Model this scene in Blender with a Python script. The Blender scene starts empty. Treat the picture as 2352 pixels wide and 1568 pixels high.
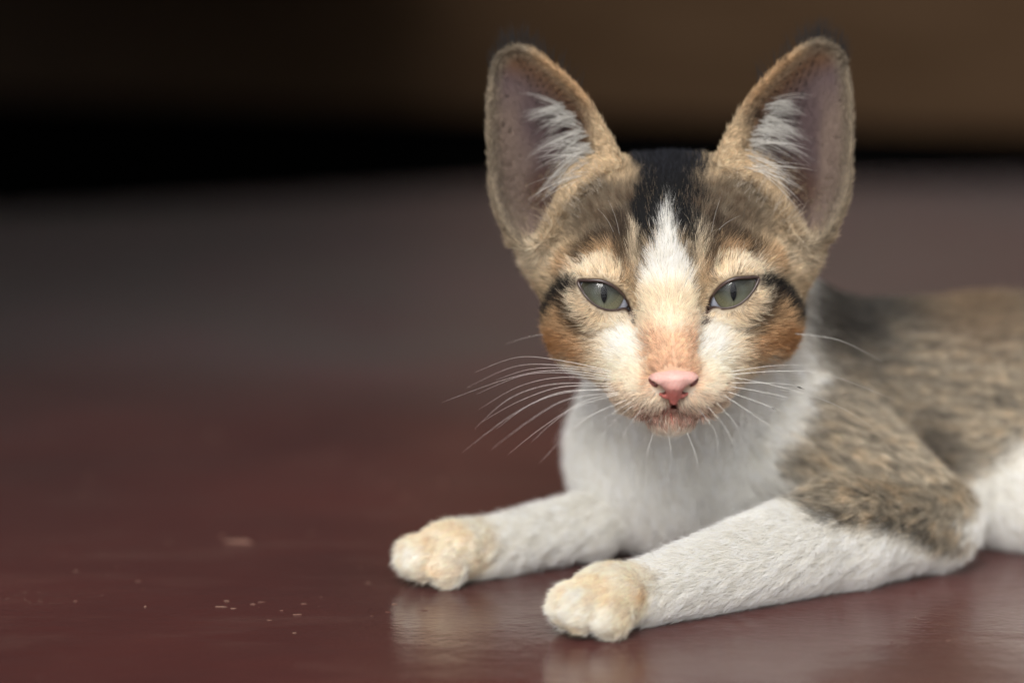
import bpy, math, time
import numpy as np
from mathutils import Vector, Matrix

T0 = time.time()
rng = np.random.default_rng(7)
scene = bpy.context.scene
CM = 0.01
R = math.radians

# ------------------------------------------------------------------ camera
CAM_H = 14.2                       # cm above the floor
FPX = 5553.0                       # focal length in px of a 2352 px wide frame (85 mm lens)
TH = math.atan((784 - 100) / FPX)  # camera tilts down 7 degrees
cam_d = bpy.data.cameras.new('camera')
cam = bpy.data.objects.new('camera', cam_d)
scene.collection.objects.link(cam)
cam.location = (0, 0, CAM_H * CM)
cam.rotation_euler = (math.pi / 2 - TH, 0, 0)
cam_d.lens = 85
cam_d.sensor_width = 36
cam_d.clip_start = 0.01
cam_d.clip_end = 200
cam_d.dof.use_dof = True
cam_d.dof.focus_distance = 0.600
cam_d.dof.aperture_fstop = 4.8
cam_d.dof.aperture_blades = 0
scene.camera = cam

# ------------------------------------------------------------------ light
SUN_EL, SUN_AZ = R(38), R(-12)      # azimuth from behind the camera towards the right
world = bpy.data.worlds.new('World')
scene.world = world
world.use_nodes = True
wn = world.node_tree.nodes
wl = world.node_tree.links
bg = wn['Background']
sky = wn.new('ShaderNodeTexSky')
sky.sky_type = 'NISHITA'
sky.sun_disc = False
sky.sun_elevation = SUN_EL
sky.sun_rotation = math.pi - SUN_AZ
sky.dust_density = 4.0
sky.ozone_density = 0.6
hsv = wn.new('ShaderNodeHueSaturation')      # an overcast, greyer sky
hsv.inputs['Saturation'].default_value = 0.05
wl.new(sky.outputs[0], hsv.inputs['Color'])
wl.new(hsv.outputs[0], bg.inputs['Color'])
bg.inputs['Strength'].default_value = 0.11
sun_d = bpy.data.lights.new('sun', 'SUN')
sun_d.energy = 1.1
sun_d.angle = R(22)
sun_d.color = (1.0, 0.95, 0.88)
sun = bpy.data.objects.new('sun', sun_d)
scene.collection.objects.link(sun)
sdir = Vector((math.sin(SUN_AZ) * math.cos(SUN_EL), -math.cos(SUN_AZ) * math.cos(SUN_EL), math.sin(SUN_EL)))
sun.rotation_euler = sdir.to_track_quat('Z', 'Y').to_euler()
scene.view_settings.view_transform = 'Standard'
scene.view_settings.look = 'None'
scene.view_settings.exposure = 0.80
scene.view_settings.gamma = 1
scene.cycles.use_denoising = True
scene.cycles.max_bounces = 10
scene.cycles.diffuse_bounces = 4
scene.cycles.glossy_bounces = 4
scene.cycles.transmission_bounces = 10
scene.cycles.transparent_max_bounces = 12


# ------------------------------------------------------------------ helpers
def material(name):
    m = bpy.data.materials.new(name)
    m.use_nodes = True
    nt = m.node_tree
    return m, nt.nodes, nt.links, nt.nodes['Principled BSDF']


def link(name, data, parent=None, loc=(0, 0, 0)):
    o = bpy.data.objects.new(name, data)
    scene.collection.objects.link(o)
    o.location = loc
    if parent:
        o.parent = parent
    return o


def mesh_from(name, V, F, smooth=True):
    me = bpy.data.meshes.new(name)
    V = np.asarray(V, dtype=np.float32)
    F = np.asarray(F, dtype=np.int32)
    n, k = F.shape
    me.vertices.add(len(V))
    me.vertices.foreach_set('co', V.ravel())
    me.loops.add(n * k)
    me.loops.foreach_set('vertex_index', F.ravel())
    me.polygons.add(n)
    me.polygons.foreach_set('loop_start', np.arange(0, n * k, k, dtype=np.int32))
    me.polygons.foreach_set('loop_total', np.full(n, k, dtype=np.int32))
    me.update(calc_edges=True)
    if smooth:
        me.polygons.foreach_set('use_smooth', np.ones(n, dtype=bool))
    return me


SHADE_X, SHADE_Z = -0.17, 0.46
CT, ST = math.cos(TH), math.sin(TH)


def at(px, py, d):
    """A point of the place in cm: how far right, how far down and how far away it lies from the eye of the viewer."""
    v = (784 - py) / FPX * d
    return np.array([(px - 1176) / FPX * d, d * CT + v * ST, CAM_H - d * ST + v * CT])


def lerp(a, b, t):
    return a + (b - a) * t


def sstep(a, b, x):
    t = np.clip((x - a) / (b - a), 0, 1)
    return t * t * (3 - 2 * t)


def nrm(v):
    return v / np.maximum(np.linalg.norm(v, axis=-1, keepdims=True), 1e-9)


def smin(a, b, k):
    h = np.clip(0.5 + 0.5 * (b - a) / k, 0, 1)
    return b + (a - b) * h - k * h * (1 - h)


def smax(a, b, k):
    return -smin(-a, -b, k)


def ell(P, c, r, rot=None):
    q = P - np.asarray(c)
    if rot is not None:
        q = q @ rot
    r = np.asarray(r, dtype=float)
    k0 = np.linalg.norm(q / r, axis=-1)
    k1 = np.linalg.norm(q / (r * r), axis=-1)
    return k0 * (k0 - 1) / np.maximum(k1, 1e-6)


def cone(P, a, b, ra, rb):
    a = np.asarray(a, float)
    b = np.asarray(b, float)
    ab = b - a
    t = np.clip(((P - a) @ ab) / (ab @ ab), 0, 1)
    return np.linalg.norm(P - a - t[..., None] * ab, axis=-1) - (ra + (rb - ra) * t)


def seg_dist(x, z, pts):
    """Distance to a polyline in a plane, with the position along it."""
    best = np.full(x.shape, 1e9)
    par = np.zeros(x.shape)
    n = len(pts) - 1
    for i in range(n):
        ax, az = pts[i]
        bx, bz = pts[i + 1]
        dx, dz = bx - ax, bz - az
        t = np.clip(((x - ax) * dx + (z - az) * dz) / (dx * dx + dz * dz), 0, 1)
        d = np.hypot(x - ax - t * dx, z - az - t * dz)
        m = d < best
        best = np.where(m, d, best)
        par = np.where(m, (i + t) / n, par)
    return best, par


def poly_sd(x, z, pts):
    """Signed distance to a closed polygon, negative inside."""
    n = len(pts)
    d = np.full(x.shape, 1e9)
    ins = np.zeros(x.shape, bool)
    for i in range(n):
        ax, az = pts[i]
        bx, bz = pts[(i + 1) % n]
        dx, dz = bx - ax, bz - az
        t = np.clip(((x - ax) * dx + (z - az) * dz) / (dx * dx + dz * dz + 1e-12), 0, 1)
        d = np.minimum(d, (x - ax - t * dx) ** 2 + (z - az - t * dz) ** 2)
        if abs(dz) > 1e-9:
            c = ((az > z) != (bz > z)) & (x < (bx - ax) * (z - az) / dz + ax)
            ins ^= c
    d = np.sqrt(d)
    return np.where(ins, -d, d)


def spline(pts, n, closed=False):
    """Catmull-Rom through the points."""
    pts = np.asarray(pts, float)
    m = len(pts)
    out = []
    segs = m if closed else m - 1
    for i in range(segs):
        if closed:
            p = [pts[(i + j - 1) % m] for j in range(4)]
        else:
            p = [pts[max(i - 1, 0)], pts[i], pts[i + 1], pts[min(i + 2, m - 1)]]
        for k in range(n):
            t = k / n
            out.append(0.5 * ((2 * p[1]) + (-p[0] + p[2]) * t + (2 * p[0] - 5 * p[1] + 4 * p[2] - p[3]) * t * t
                              + (-p[0] + 3 * p[1] - 3 * p[2] + p[3]) * t ** 3))
    if not closed:
        out.append(pts[-1])
    return np.array(out)


_nz = {}


def fnoise(P, wl_, seed=0, n=9):
    """Smooth noise of about -1..1 with the given wavelength in cm."""
    key = (seed, n)
    if key not in _nz:
        g = np.random.default_rng(1000 + seed)
        _nz[key] = (nrm(g.normal(size=(n, 3))) * g.uniform(0.6, 1.5, (n, 1)), g.uniform(0, 6.28, n))
    k, ph = _nz[key]
    return np.sin(P @ (k * (2 * math.pi / wl_)).T + ph).sum(-1) / math.sqrt(n / 2) * 0.6


def surface_nets(D, org, h):
    """Quad mesh of the zero level of a dense distance array."""
    S = D < 0
    nx, ny, nz = D.shape
    c = np.zeros((nx - 1, ny - 1, nz - 1), np.int8)
    for i in (0, 1):
        for j in (0, 1):
            for k in (0, 1):
                c += S[i:nx - 1 + i, j:ny - 1 + j, k:nz - 1 + k]
    act = (c > 0) & (c < 8)
    ii = np.argwhere(act)
    idx = np.full(act.shape, -1, np.int32)
    idx[act] = np.arange(len(ii))
    acc = np.zeros((len(ii), 3))
    cnt = np.zeros(len(ii))
    I, J, K = ii.T
    cor = [(i, j, k) for i in (0, 1) for j in (0, 1) for k in (0, 1)]
    for a in cor:
        for ax in range(3):
            if a[ax] == 0:
                b = list(a)
                b[ax] = 1
                da = D[I + a[0], J + a[1], K + a[2]]
                db = D[I + b[0], J + b[1], K + b[2]]
                m = (da < 0) != (db < 0)
                t = np.where(m, da / np.where(m, da - db, 1), 0)
                p = np.tile(np.array(a, float), (len(ii), 1))
                p[:, ax] += t
                acc += p * m[:, None]
                cnt += m
    V = org + (ii + acc / cnt[:, None]) * h
    quads = []
    for ax in range(3):
        sl0 = [slice(None)] * 3
        sl1 = [slice(None)] * 3
        sl0[ax] = slice(0, -1)
        sl1[ax] = slice(1, None)
        e = S[tuple(sl0)] != S[tuple(sl1)]
        q = np.argwhere(e)
        o1, o2 = [a for a in range(3) if a != ax]
        ok = (q[:, o1] > 0) & (q[:, o2] > 0) & (q[:, o1] < D.shape[o1] - 1) & (q[:, o2] < D.shape[o2] - 1)
        q = q[ok]
        ins = S[q[:, 0], q[:, 1], q[:, 2]]

        def g(d1, d2):
            r = q.copy()
            r[:, o1] -= d1
            r[:, o2] -= d2
            return idx[r[:, 0], r[:, 1], r[:, 2]]
        f = np.stack([g(1, 1), g(0, 1), g(0, 0), g(1, 0)], 1)
        if ax == 1:
            f = f[:, ::-1]
        f = np.where(ins[:, None], f, f[:, ::-1])
        quads.append(f)
    return V, np.concatenate(quads)


# ------------------------------------------------------------------ the setting: floor
fm, fn, fl, fb = material('red_oxide_floor')
tc = fn.new('ShaderNodeTexCoord')


def noise(scale, detail=5, rough=0.6, mapping=None):
    n = fn.new('ShaderNodeTexNoise')
    n.inputs['Scale'].default_value = scale
    n.inputs['Detail'].default_value = detail
    n.inputs['Roughness'].default_value = rough
    if mapping:
        mp = fn.new('ShaderNodeMapping')
        mp.inputs['Scale'].default_value = mapping
        fl.new(tc.outputs['Object'], mp.inputs['Vector'])
        fl.new(mp.outputs[0], n.inputs['Vector'])
    else:
        fl.new(tc.outputs['Object'], n.inputs['Vector'])
    return n


def ramp(src, stops):
    r = fn.new('ShaderNodeValToRGB')
    while len(r.color_ramp.elements) < len(stops):
        r.color_ramp.elements.new(0.5)
    for e, (p, c) in zip(r.color_ramp.elements, stops):
        e.position = p
        e.color = c if len(c) == 4 else (*c, 1)
    fl.new(src, r.inputs[0])
    return r


def mixc(a, b, f):
    m = fn.new('ShaderNodeMix')
    m.data_type = 'RGBA'
    fl.new(f, m.inputs[0])
    for s, v in ((6, a), (7, b)):
        if isinstance(v, tuple):
            m.inputs[s].default_value = (*v, 1)
        else:
            fl.new(v, m.inputs[s])
    return m.outputs[2]


n_big = noise(9, 4, 0.55)
base = ramp(n_big.outputs[0], [(0.3, (0.050, 0.0060, 0.0040)), (0.7, (0.078, 0.0110, 0.0072))])
n_st = noise(40, 6, 0.65, (0.5, 1.6, 1))
dusty = ramp(n_st.outputs[0], [(0.52, (0, 0, 0)), (0.8, (0.22, 0.22, 0.22))])
col = mixc(base.outputs[0], (0.22, 0.13, 0.10), dusty.outputs[0])
n_sp = noise(900, 3, 0.6, (0.6, 1, 1))
specks = ramp(n_sp.outputs[0], [(0.58, (0, 0, 0)), (0.72, (0.6, 0.6, 0.6))])
n_pt = noise(20, 5, 0.6, (0.45, 1, 1))
patch = ramp(n_pt.outputs[0], [(0.5, (0, 0, 0)), (0.66, (1, 1, 1))])
mm = fn.new('ShaderNodeMath')
mm.operation = 'MULTIPLY'
fl.new(specks.outputs[0], mm.inputs[0])
fl.new(patch.outputs[0], mm.inputs[1])
col = mixc(col, (0.30, 0.20, 0.15), mm.outputs[0])
# beyond about a metre the red gives way to greyer, mottled tones
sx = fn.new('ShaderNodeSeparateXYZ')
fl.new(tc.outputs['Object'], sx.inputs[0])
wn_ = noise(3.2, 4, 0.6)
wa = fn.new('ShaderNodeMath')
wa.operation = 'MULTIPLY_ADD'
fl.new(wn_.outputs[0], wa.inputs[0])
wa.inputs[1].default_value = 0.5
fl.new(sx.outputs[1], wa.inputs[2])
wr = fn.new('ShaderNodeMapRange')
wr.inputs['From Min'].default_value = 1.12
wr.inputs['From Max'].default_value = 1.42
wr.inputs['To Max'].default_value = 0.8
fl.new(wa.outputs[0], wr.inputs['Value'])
far_tone = ramp(noise(4.5, 4, 0.6).outputs[0], [(0.34, (0.086, 0.046, 0.046)), (0.48, (0.088, 0.070, 0.065)), (0.58, (0.110, 0.064, 0.067)), (0.70, (0.078, 0.082, 0.060))])
col = mixc(col, far_tone.outputs[0], wr.outputs[0])
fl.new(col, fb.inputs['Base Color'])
rr = ramp(noise(60, 6, 0.7, (1, 2.2, 1)).outputs[0], [(0.3, (0.07, 0.07, 0.07)), (0.75, (0.26, 0.26, 0.26))])
fl.new(rr.outputs[0], fb.inputs['Roughness'])
fb.inputs['IOR'].default_value = 1.42
fb.inputs['Sheen Weight'].default_value = 0.04
fb.inputs['Sheen Roughness'].default_value = 0.5
bp = fn.new('ShaderNodeBump')
bp.inputs['Strength'].default_value = 0.16
bp.inputs['Distance'].default_value = 0.0015
fl.new(noise(55, 6, 0.6, (1, 1.7, 1)).outputs[0], bp.inputs['Height'])
bp2 = fn.new('ShaderNodeBump')
bp2.inputs['Strength'].default_value = 0.25
bp2.inputs['Distance'].default_value = 0.0004
fl.new(noise(420, 4, 0.6).outputs[0], bp2.inputs['Height'])
fl.new(bp.outputs[0], bp2.inputs['Normal'])
fl.new(bp2.outputs[0], fb.inputs['Normal'])


def box(x0, x1, y0, y1, z0, z1):
    V = [(x, y, z) for x in (x0, x1) for y in (y0, y1) for z in (z0, z1)]
    F = [(0, 1, 3, 2), (4, 6, 7, 5), (0, 4, 5, 1), (2, 3, 7, 6), (0, 2, 6, 4), (1, 5, 7, 3)]
    return V, F


# the polished floor is a raised slab that ends about two and a half metres away
V = []
for x, y in ((-5, -3), (5, -3), (5, 3.2), (0.53, 2.52), (-0.033, 2.41), (-0.43, 2.04), (-0.80, 1.72), (-5, -0.5)):
    V += [(x, y, 0.0), (x, y, -0.35)]
n = len(V) // 2
me = bpy.data.meshes.new('floor')
me.from_pydata(V, [], [tuple(range(0, 2 * n, 2)), tuple(range(2 * n - 1, 0, -2))] +
               [(2 * i, 2 * i + 1, (2 * i + 3) % (2 * n), (2 * i + 2) % (2 * n)) for i in range(n)])
floor = link('floor', me)
floor.data.materials.append(fm)
floor['kind'] = 'structure'
# a low slab added out of view, only to shade the left side
cm_, fn, fl, cb = material('concrete')
tc = fn.new('ShaderNodeTexCoord')
ccol = ramp(noise(8, 6, 0.6).outputs[0], [(0.3, (0.10, 0.09, 0.08)), (0.7, (0.17, 0.155, 0.14))])
fl.new(ccol.outputs[0], cb.inputs['Base Color'])
cb.inputs['Roughness'].default_value = 0.85
pts = [(-3.0, 0.25), (-0.27, 0.25), (-0.27, 0.80), (SHADE_X, 0.80), (SHADE_X, 3.40), (-0.93, 4.36), (-3.0, 6.9)]
n = len(pts)
me = bpy.data.meshes.new('added_shade_slab')
me.from_pydata([(x, y, z) for x, y in pts for z in (SHADE_Z, SHADE_Z + 0.08)], [],
               [tuple(range(2 * n - 2, -1, -2)), tuple(range(1, 2 * n, 2))] +
               [(2 * i, (2 * i + 2) % (2 * n), (2 * i + 3) % (2 * n), 2 * i + 1) for i in range(n)])
over = link('added_shade_slab', me)
over.data.materials.append(cm_)
over['kind'] = 'structure'
em, fn, fl, eb = material('dark_earth')
tc = fn.new('ShaderNodeTexCoord')
ec = ramp(noise(5, 6, 0.6).outputs[0], [(0.3, (0.02, 0.014, 0.010)), (0.7, (0.05, 0.035, 0.024))])
fl.new(ec.outputs[0], eb.inputs['Base Color'])
eb.inputs['Roughness'].default_value = 0.9
ground = link('ground', mesh_from('ground', [(-30, -20, -0.36), (30, -20, -0.36), (30, 60, -0.36), (-30, 60, -0.36)], [(0, 1, 2, 3)], False))
ground.data.materials.append(em)
ground['kind'] = 'structure'

# ------------------------------------------------------------------ wooden panel standing behind, with a dark gap below
wm, fn, fl, wb = material('brown_painted_wood')
tc = fn.new('ShaderNodeTexCoord')
g = noise(3, 6, 0.6, (1.2, 6, 14))
wcol = ramp(g.outputs[0], [(0.3, (0.038, 0.021, 0.010)), (0.7, (0.063, 0.037, 0.020))])
fl.new(wcol.outputs[0], wb.inputs['Base Color'])
wb.inputs['Roughness'].default_value = 0.75
wb.inputs['Specular IOR Level'].default_value = 0.1
wbp = fn.new('ShaderNodeBump')
wbp.inputs['Strength'].default_value = 0.3
wbp.inputs['Distance'].default_value = 0.002
fl.new(g.outputs[0], wbp.inputs['Height'])
fl.new(wbp.outputs[0], wb.inputs['Normal'])


kmat, fn, fl, kb = material('gap_shade_black')
kb.inputs['Base Color'].default_value = (0.002, 0.002, 0.002, 1)  # near-black, the shade of the gap put into the colour
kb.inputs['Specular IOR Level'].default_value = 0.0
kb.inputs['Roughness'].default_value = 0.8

pa, pb = np.array([-0.93, 4.40]), np.array([0.525, 2.56])
ang = math.atan2(pb[1] - pa[1], pb[0] - pa[0])
bench = bpy.data.objects.new('wooden_cabinet', None)
scene.collection.objects.link(bench)
mid = (pa + pb) / 2
bench.location = (mid[0], mid[1], -0.36)
bench.rotation_euler = (0, 0, ang)
bench['label'] = 'large blurred dark brown wooden cabinet behind the kitten, with a black block for the shaded gap below'
bench['category'] = 'cabinet'


def bench_part(name, dims, mat):
    V, F = box(*dims)
    me = mesh_from(name, V, F, False)
    me.materials.append(mat)
    o = link(name, me, bench)
    md = o.modifiers.new('bevel', 'BEVEL')
    md.width = 0.004
    md.segments = 2
    return o


bench_part('front_board', (-2.2, 2.2, 0.0, 0.03, 0.407, 2.00), wm)
bench_part('top_board', (-2.25, 2.25, -0.03, 0.60, 2.003, 2.04), wm)
bench_part('gap_shade', (-2.15, 2.15, 0.035, 0.58, 0.0, 1.99), kmat)  # added block that paints the dark of the gap under the front board
FUR = 1

# ================================================================== the kitten
# Head frame: cm, origin between the eyes, x to the viewer's right, y into the head, z up; rolled one degree.
HO = at(1535, 675, 60)
ROLL = R(1.0)
SKEW = 0.105                       # the far side of the head sits a little to the right
_b = np.array([[1, 0, 0], [0, CT, -ST], [0, ST, CT]])        # rows: right, into the head, up
_r = np.array([[math.cos(ROLL), 0, math.sin(ROLL)], [0, 1, 0], [-math.sin(ROLL), 0, math.cos(ROLL)]])
HB = _r @ _b


def toH(P):
    q = (P - HO) @ HB.T
    q[..., 0] -= SKEW * np.maximum(q[..., 1], 0)
    return q


def fromH(Q):
    q = np.array(Q, float)
    q[..., 0] += SKEW * np.maximum(q[..., 1], 0)
    return q @ HB + HO


def h2w(*q):
    return fromH(np.array(q, float))


EYE_R = 0.95
EYE_C = np.array([1.615, 1.08, 0.07])
ALMOND = [(2.235, .37), (1.95, .375), (1.65, .35), (1.37, .22), (1.14, .005), (1.03, -.19), (0.95, -.46),
          (1.10, -.335), (1.34, -.375), (1.6, -.345), (1.83, -.235), (2.04, -.04), (2.18, .17)]
EAR = spline([(1.22, 3.40), (1.60, 4.26), (2.12, 5.12), (2.80, 5.86), (3.40, 6.36), (3.92, 6.56), (4.40, 6.36), (4.66, 5.75),
              (4.74, 4.70), (4.70, 3.60), (4.56, 2.55), (4.14, 1.68), (3.62, 1.22), (3.25, 1.5), (2.95, 2.05), (2.30, 2.75), (1.65, 3.20)], 3, True)


def ear_inset(ax, z):
    return .50 * sstep(5.0, 3.2, z) * sstep(3.3, 2.5, ax)


def ear_sheet(ax, z, s):
    rim = 1.9 + 0.14 * (z - 2) + 0.26 * (ax - 2.5)
    D = lerp(1.75, 0.55, sstep(2.0, 6.4, z))
    e = np.exp(-np.maximum(s - ear_inset(ax, z), 0) / 0.55)
    return rim + D * (1 - e), np.sqrt(1 + (D / 0.55 * e) ** 2)


def f_head(Q):
    """Skull, muzzle and jaw, in the head frame, x mirrored."""
    M = Q.copy()
    M[:, 0] = np.abs(Q[:, 0])
    d = ell(M, (0, 3.9, .85), (3.0, 3.3, 2.88))
    d = smin(d, ell(M, (0, 2.35, .85), (2.35, 2.35, 2.1)), .6)
    d = smin(d, ell(M, (1.92, 2.9, -.42), (1.32, 2.1, 1.32)), .7)                 # cheeks
    d = smin(d, cone(M, (1.30, 2.75, 2.70), (2.80, 3.1, 1.0), .88, .95), .6)                   # root of the ear
    d = smin(d, cone(M, (0, -.95, -1.75), (0, 1.0, .35), .56, .85), .35)          # bridge of the nose
    d = smin(d, cone(M, (.70, .55, -1.80), (1.92, 2.3, -.85), .84, 1.14), .5)
    d = smin(d, cone(M, (.95, .95, -.75), (2.35, 1.9, -.45), .62, .70), .4)
    d = smin(d, cone(M, (.18, -1.2, -1.85), (.30, -1.0, -1.95), .44, .36), .2)           # below the eyes
    d = smin(d, ell(M, (.57, -.25, -2.28), (.94, 1.15, .72)), .25)               # whisker pads
    d = smin(d, ell(M, (0, .30, -2.98), (.62, 1.0, .42)), .22)                    # chin
    d = smin(d, ell(M, (0, 2.2, -2.0), (1.7, 2.2, 1.1)), .6)                      # jaw
    d = smin(d, cone(M, (1.0, .80, 1.0), (2.25, 1.55, .80), .55, .55), .4)         # brow
    # eyelids lie over the ball, the opening is cut through them
    q = M - EYE_C
    lid = np.linalg.norm(q, axis=-1) - (EYE_R + .07 + .08 * sstep(-.05, .35, q[:, 2]))
    lid = smax(lid, np.hypot(q[:, 0], q[:, 2] * 1.15) - .90, .15)
    d = smin(d, lid, .38)
    near = (np.abs(q[:, 0]) < 1.1) & (np.abs(q[:, 2]) < 1.0) & (M[:, 1] < 2.2)
    if near.any():
        a = poly_sd(M[near, 0], M[near, 2], ALMOND_S)
        cut = np.maximum(a, M[near, 1] - 1.3)
        d[near] = smax(d[near], -cut, .03)
    # mouth line
    ms, _ = seg_dist(M[:, 0], M[:, 2], [(0, -2.66), (.06, -2.78), (.35, -2.90), (.78, -2.86)])
    groove = np.maximum(ms - .032, M[:, 1] + .3)
    d = smax(d, -groove, .07)
    return d


ALMOND_S = spline(ALMOND, 4, True)


def f_ears(Q, d):
    ax = np.abs(Q[:, 0])
    m = (ax > .7) & (ax < 5.3) & (Q[:, 2] > .3) & (Q[:, 2] < 7.3) & (Q[:, 1] > .5) & (Q[:, 1] < 6.5)
    if not m.any():
        return d
    x, y, z = ax[m], Q[m, 1], Q[m, 2]
    s = -poly_sd(x, z, EAR)
    Y, g = ear_sheet(x, z, s)
    sheet = np.abs(y - Y) / g - .06
    sheet = smax(sheet, -s - .02, .10)
    fold, _ = seg_dist(x, z, [(4.42, 3.0), (4.30, 2.3), (3.98, 1.55)])
    rim = 1.9 + .14 * (z - 2) + .26 * (x - 2.5)
    fold = np.hypot(fold, y - rim - .15) - .20
    sheet = smin(sheet, fold, .15)
    dd = smin(d[m], sheet, lerp(.75, .28, sstep(2.2, 4.2, z)))
    void = np.maximum(.16 + ear_inset(x, z) - s, (y - Y) / g + .06)
    void = np.maximum(void, rim - 1.2 - y)
    dd = smax(dd, -void, .08)
    d = d.copy()
    d[m] = dd
    return d


# body joints in cm
CHEST = (4.75, 67.3, 2.75)
WITHERS = (8.3, 68.2, 4.45)
HIP = (19.0, 73.0, 3.7)
SHO, ELB = (7.9, 66.2, 3.7), (11.35, 64.4, 1.35)
MIDF, WRI = (8.7, 62.7, 1.36), (3.35, 58.4, .80)
ELB2, MID2, WRI2 = (4.4, 67.2, 1.7), (2.2, 65.7, 1.05), (-.6, 63.7, .80)
PAW = np.array((2.35, 57.55, .86))
PAW2 = np.array((-1.55, 63.0, .86))


def paw(P, c, ang):
    """A paw pointing along ang (0 = towards -x): pad, four toes with creases, wrist bulge."""
    ca, sa = math.cos(ang), math.sin(ang)
    f = np.array((-ca, -sa, 0))
    s = np.array((sa, -ca, 0))
    q = P - c
    L = np.stack([q @ f, q @ s, q[:, 2]], 1) / 1.05
    d = ell(L, (-.05, 0, .0), (1.0, .78, .72))
    toes = None
    for (u, v, w, r) in ((.52, -.66, -.28, .38), (.90, -.25, -.10, .44), (.88, .25, -.10, .44), (.48, .66, -.28, .38)):
        t = ell(L, (u, v, w), (r * 1.28, r * .92, r * 1.12))
        toes = t if toes is None else smin(toes, t, .075)
    return smin(d, toes, .25)


def groups(P):
    """Distances to the main regions; their smooth union is the one body surface."""
    Q = toH(P)
    g = {}
    g['head'] = f_ears(Q, f_head(Q))
    neck = cone(P, h2w(0.1, 4.6, -.5), (5.2, 67.0, 3.6), 2.25, 2.75)
    neck = smin(neck, cone(P, h2w(.3, 5.0, .2), WITHERS, 2.1, 2.35), .6)
    g['chest'] = smin(neck, ell(P, CHEST, (2.95, 2.9, 2.85)), .8)
    t = cone(P, WITHERS, (14.0, 71.2, 3.6), 2.4, 3.05)
    t = smin(t, cone(P, (14.0, 71.2, 3.6), HIP, 3.05, 3.1), .5)
    t = smin(t, ell(P, (15.4, 68.2, 1.7), (3.4, 2.7, 2.0)), .8)
    g['trunk'] = smin(t, cone(P, CHEST, (12.5, 69.3, 2.2), 2.3, 2.2), .8)
    g['arm'] = cone(P, SHO, ELB, 2.05, 1.12)
    g['fore'] = smin(cone(P, ELB, MIDF, 1.12, 1.34), cone(P, MIDF, WRI, 1.34, .68), .3)
    g['fore2'] = smin(cone(P, ELB2, MID2, 1.1, .80), cone(P, MID2, WRI2, .80, .68), .3)
    g['paw'] = paw(P, PAW, R(38))
    g['paw2'] = paw(P, PAW2, R(28))
    return g


def f_body(P):
    g = groups(P)
    d = smin(g['chest'], g['trunk'], .9)
    d = smin(d, g['arm'], .55)
    d = smin(d, smin(g['fore'], g['paw'], .45), .30)
    d = smin(d, smin(g['fore2'], g['paw2'], .45), .30)
    d = smin(d, g['head'], .45)
    return smax(d, .03 - P[:, 2], .12)


def chunked(f, P, n=400000):
    return np.concatenate([f(P[i:i + n]) for i in range(0, len(P), n)]) if len(P) else np.zeros(0)


def build_field(f, lo, hi, h, coarse):
    """Distance array filled exactly only near the surface."""
    lo = np.asarray(lo, float)
    n = (np.ceil((np.asarray(hi) - lo) / (h * coarse)).astype(int)) + 1
    ax = [lo[i] + np.arange(n[i]) * h * coarse for i in range(3)]
    G = np.stack(np.meshgrid(*ax, indexing='ij'), -1).reshape(-1, 3)
    C = chunked(f, G).reshape(n)
    nf = (n - 1) * coarse
    band = np.abs(C) < h * coarse * 2.2
    cell = np.zeros(n - 1, bool)
    for i in (0, 1):
        for j in (0, 1):
            for k in (0, 1):
                cell |= band[i:n[0] - 1 + i, j:n[1] - 1 + j, k:n[2] - 1 + k]
    D = np.repeat(np.repeat(np.repeat(np.where(C[:-1, :-1, :-1] < 0, -1.0, 1.0), coarse, 0), coarse, 1), coarse, 2).astype(np.float32)
    m = np.repeat(np.repeat(np.repeat(cell, coarse, 0), coarse, 1), coarse, 2)
    ii = np.argwhere(m)
    D[m] = chunked(f, lo + ii * h)
    return D, lo


H_VOX = 0.085
D, org = build_field(f_body, (-4.2, 55.0, -.1), (19.5, 77.5, 16.2), H_VOX, 4)
print('field', D.shape, time.time() - T0)
BV, BF = surface_nets(D, org, H_VOX)
del D


def grad(f, P, e=.02):
    G = np.empty_like(P)
    for a in range(3):
        s = np.zeros(3)
        s[a] = e
        G[:, a] = chunked(f, P + s) - chunked(f, P - s)
    return nrm(G)


BN = grad(f_body, BV)
for _ in range(1):
    BV = BV - BN * np.clip(chunked(f_body, BV), -.06, .06)[:, None]
v0, v1, v2 = BV[BF[:, 0]], BV[BF[:, 1]], BV[BF[:, 2]]
if (np.einsum('ij,ij->i', np.cross(v1 - v0, v2 - v0), BN[BF[:, 0]]) > 0).mean() < .5:
    BF = BF[:, ::-1]
print('body', len(BV), len(BF), time.time() - T0)

BASE = np.array((7.0, 65.0, 0.0))


def loc(P):
    return (np.asarray(P) - BASE) * CM


# ------------------------------------------------------------------ coat colours (reflectance of the hairs)
WHITE = np.array((.88, .855, .80))
CREAM = np.array((.86, .73, .55))
TAN = np.array((.52, .40, .26))
ORANGE = np.array((.44, .25, .11))
RUST = np.array((.30, .125, .035))
BROWN = np.array((.16, .085, .042))
BLACK = np.array((.006, .0055, .006))
GREY = np.array((.30, .245, .18))
NOSEPINK = np.array((.76, .50, .34))


def mix(c, col, m):
    return c + (col - c) * np.clip(m, 0, 1)[:, None]


def blob(x, z, cx, cz, rx, rz, ang=0, soft=.6):
    ca, sa = math.cos(R(ang)), math.sin(R(ang))
    u = ((x - cx) * ca + (z - cz) * sa) / rx
    v = (-(x - cx) * sa + (z - cz) * ca) / rz
    return 1 - sstep(1 - soft, 1 + soft * .5, np.hypot(u, v))


def stroke(x, z, pts, w, soft=.5, fade=0):
    d, p = seg_dist(x, z, pts)
    m = 1 - sstep(w * (1 - soft), w * (1 + soft), d)
    return m * (1 - fade * p)


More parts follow.
